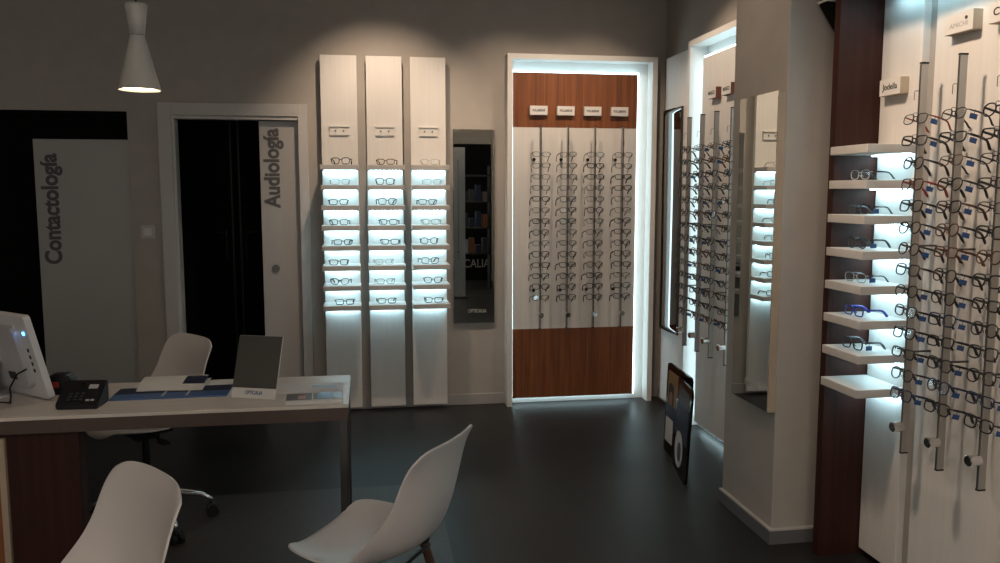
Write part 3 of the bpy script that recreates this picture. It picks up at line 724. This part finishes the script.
# ------------------------------------------------------------------ what the mirrors see behind the camera
t = thing('stock_rack', 'dark metal stock rack of small boxes behind the viewer, seen in the narrow wall mirror', 'rack', (1.66, -1.35, 0))
for z in (.55, .95, 1.35, 1.75): new('shelf', bx(-.20, .24, -.12, .12, z-.01, z+.01), 'darkmetal', t)
for x in (-.19, .23): new('post', bx(x-.012, x+.012, -.12, .12, 0, 1.9), 'darkmetal', t)
rb = random.Random(5)
for z in (.56, .96, 1.36):
    for q in range(4):
        x = -.15+.10*q; new('stock_box', bx(x-.035, x+.035, -.08, .08, z, z+rb.uniform(.12, .26)), rb.choice(['brickred', 'greyprint', 'plasticgrey', 'navy', 'mahogany']), t)
t = thing('display_tower', 'white free-standing board with one rod behind the viewer, seen in the narrow wall mirror', 'display', (1.285, -.30, 0))
new('board', bx(-.10, .10, -.02, .02, 0, 2.12, bev=.003), 'whitewood', t); new('foot', bx(-.12, .12, -.15, .15, 0, .02), 'darkmetal', t)
rod(t, .0, .055, 1.94, .56).rotation_euler = (0, 0, 0)
t = thing('curtain', 'beige hanging curtain behind the viewer, seen at the right of the narrow wall mirror', 'curtain', (1.98, -.75, 0))
bm = bmesh.new(); pts = [(-.12 + .22*i/40, .02*math.sin(i*1.1)) for i in range(41)]
prism(bm, pts + [(x, y-.006) for x, y in pts[::-1]], 'z', .05, 2.6); new('cloth', bm, 'curtain', t)
bm = bmesh.new(); tube(bm, [(-.15, 0, 2.61), (.13, 0, 2.61)], .012); new('rail', bm, 'darkmetal', t)
for k in range(2):
    t = thing('ceiling_light', 'long fluorescent fitting on the ceiling behind the viewer, %s one' % ('left' if k == 0 else 'right'), 'ceiling light', (-.9+1.9*k, -.6, CH-.002))
    new('housing', bx(-.10, .10, -.75, .75, -.05, 0, bev=.004), 'trim', t)
    for s in (-1, 1): 
        bm = bmesh.new(); tube(bm, [(s*.05, -.7, -.066), (s*.05, .7, -.066)], .014, 10); new('tube', bm, 'tube', t)

# ------------------------------------------------------------------ lights
def spot(loc, aim, power, size, blend, col=(1, .76, .56), rad=.03):
    l = bpy.data.lights.new('spot', 'SPOT'); l.energy = power; l.spot_size = R(size); l.spot_blend = blend; l.color = col; l.shadow_soft_size = rad
    o = bpy.data.objects.new('spot_lamp', l); C.objects.link(o); o.location = loc
    o.rotation_euler = (Vector(aim)-Vector(loc)).to_track_quat('-Z', 'Y').to_euler(); return o
spot((.10, 4.75, 2.90), (.12, 5.7, 1.60), 75, 80, .9)
spot((.95, 4.75, 2.90), (1.0, 5.7, 1.55), 42, 78, .9)
spot((1.55, 4.75, 2.90), (1.5, 5.7, 1.55), 42, 78, .9)
spot((1.15, 4.45, 2.90), (2.1, 4.6, 1.7), 50, 75, .7)
spot((.95, 2.4, 2.90), (2.0, 2.45, 1.66), 120, 70, .95, rad=.09)
spot((.75, 3.35, 2.90), (1.69, 3.4, 1.75), 22, 80, 1)  # extra unseen spot, added to brighten the column's side face
spot((-.815, 3.3, 1.86), (-.815, 3.3, 0), 2.5, 110, .6, rad=.05)
pl = bpy.data.lights.new('fill_portal', 'AREA'); pl.shape = 'RECTANGLE'; pl.size = 3.68; pl.size_y = 2.2; pl.cycles.is_portal = True  # guides the world fill through the invented window
po = bpy.data.objects.new('fill_portal', pl); C.objects.link(po); po.location = (-.8, FW-.02, 1.18); po.rotation_euler = (R(-90), 0, R(180))
w = bpy.data.worlds.new('world'); bpy.context.scene.world = w; w.use_nodes = True
w.node_tree.nodes['Background'].inputs[0].default_value = (1.0, .90, .83, 1); w.node_tree.nodes['Background'].inputs[1].default_value = 2.6  # world kept strong as added fill from behind the camera
vs = bpy.context.scene.view_settings
vs.view_transform = 'Standard'; vs.look = 'None'; vs.gamma = 1; vs.use_curve_mapping = False; vs.exposure = 0.0
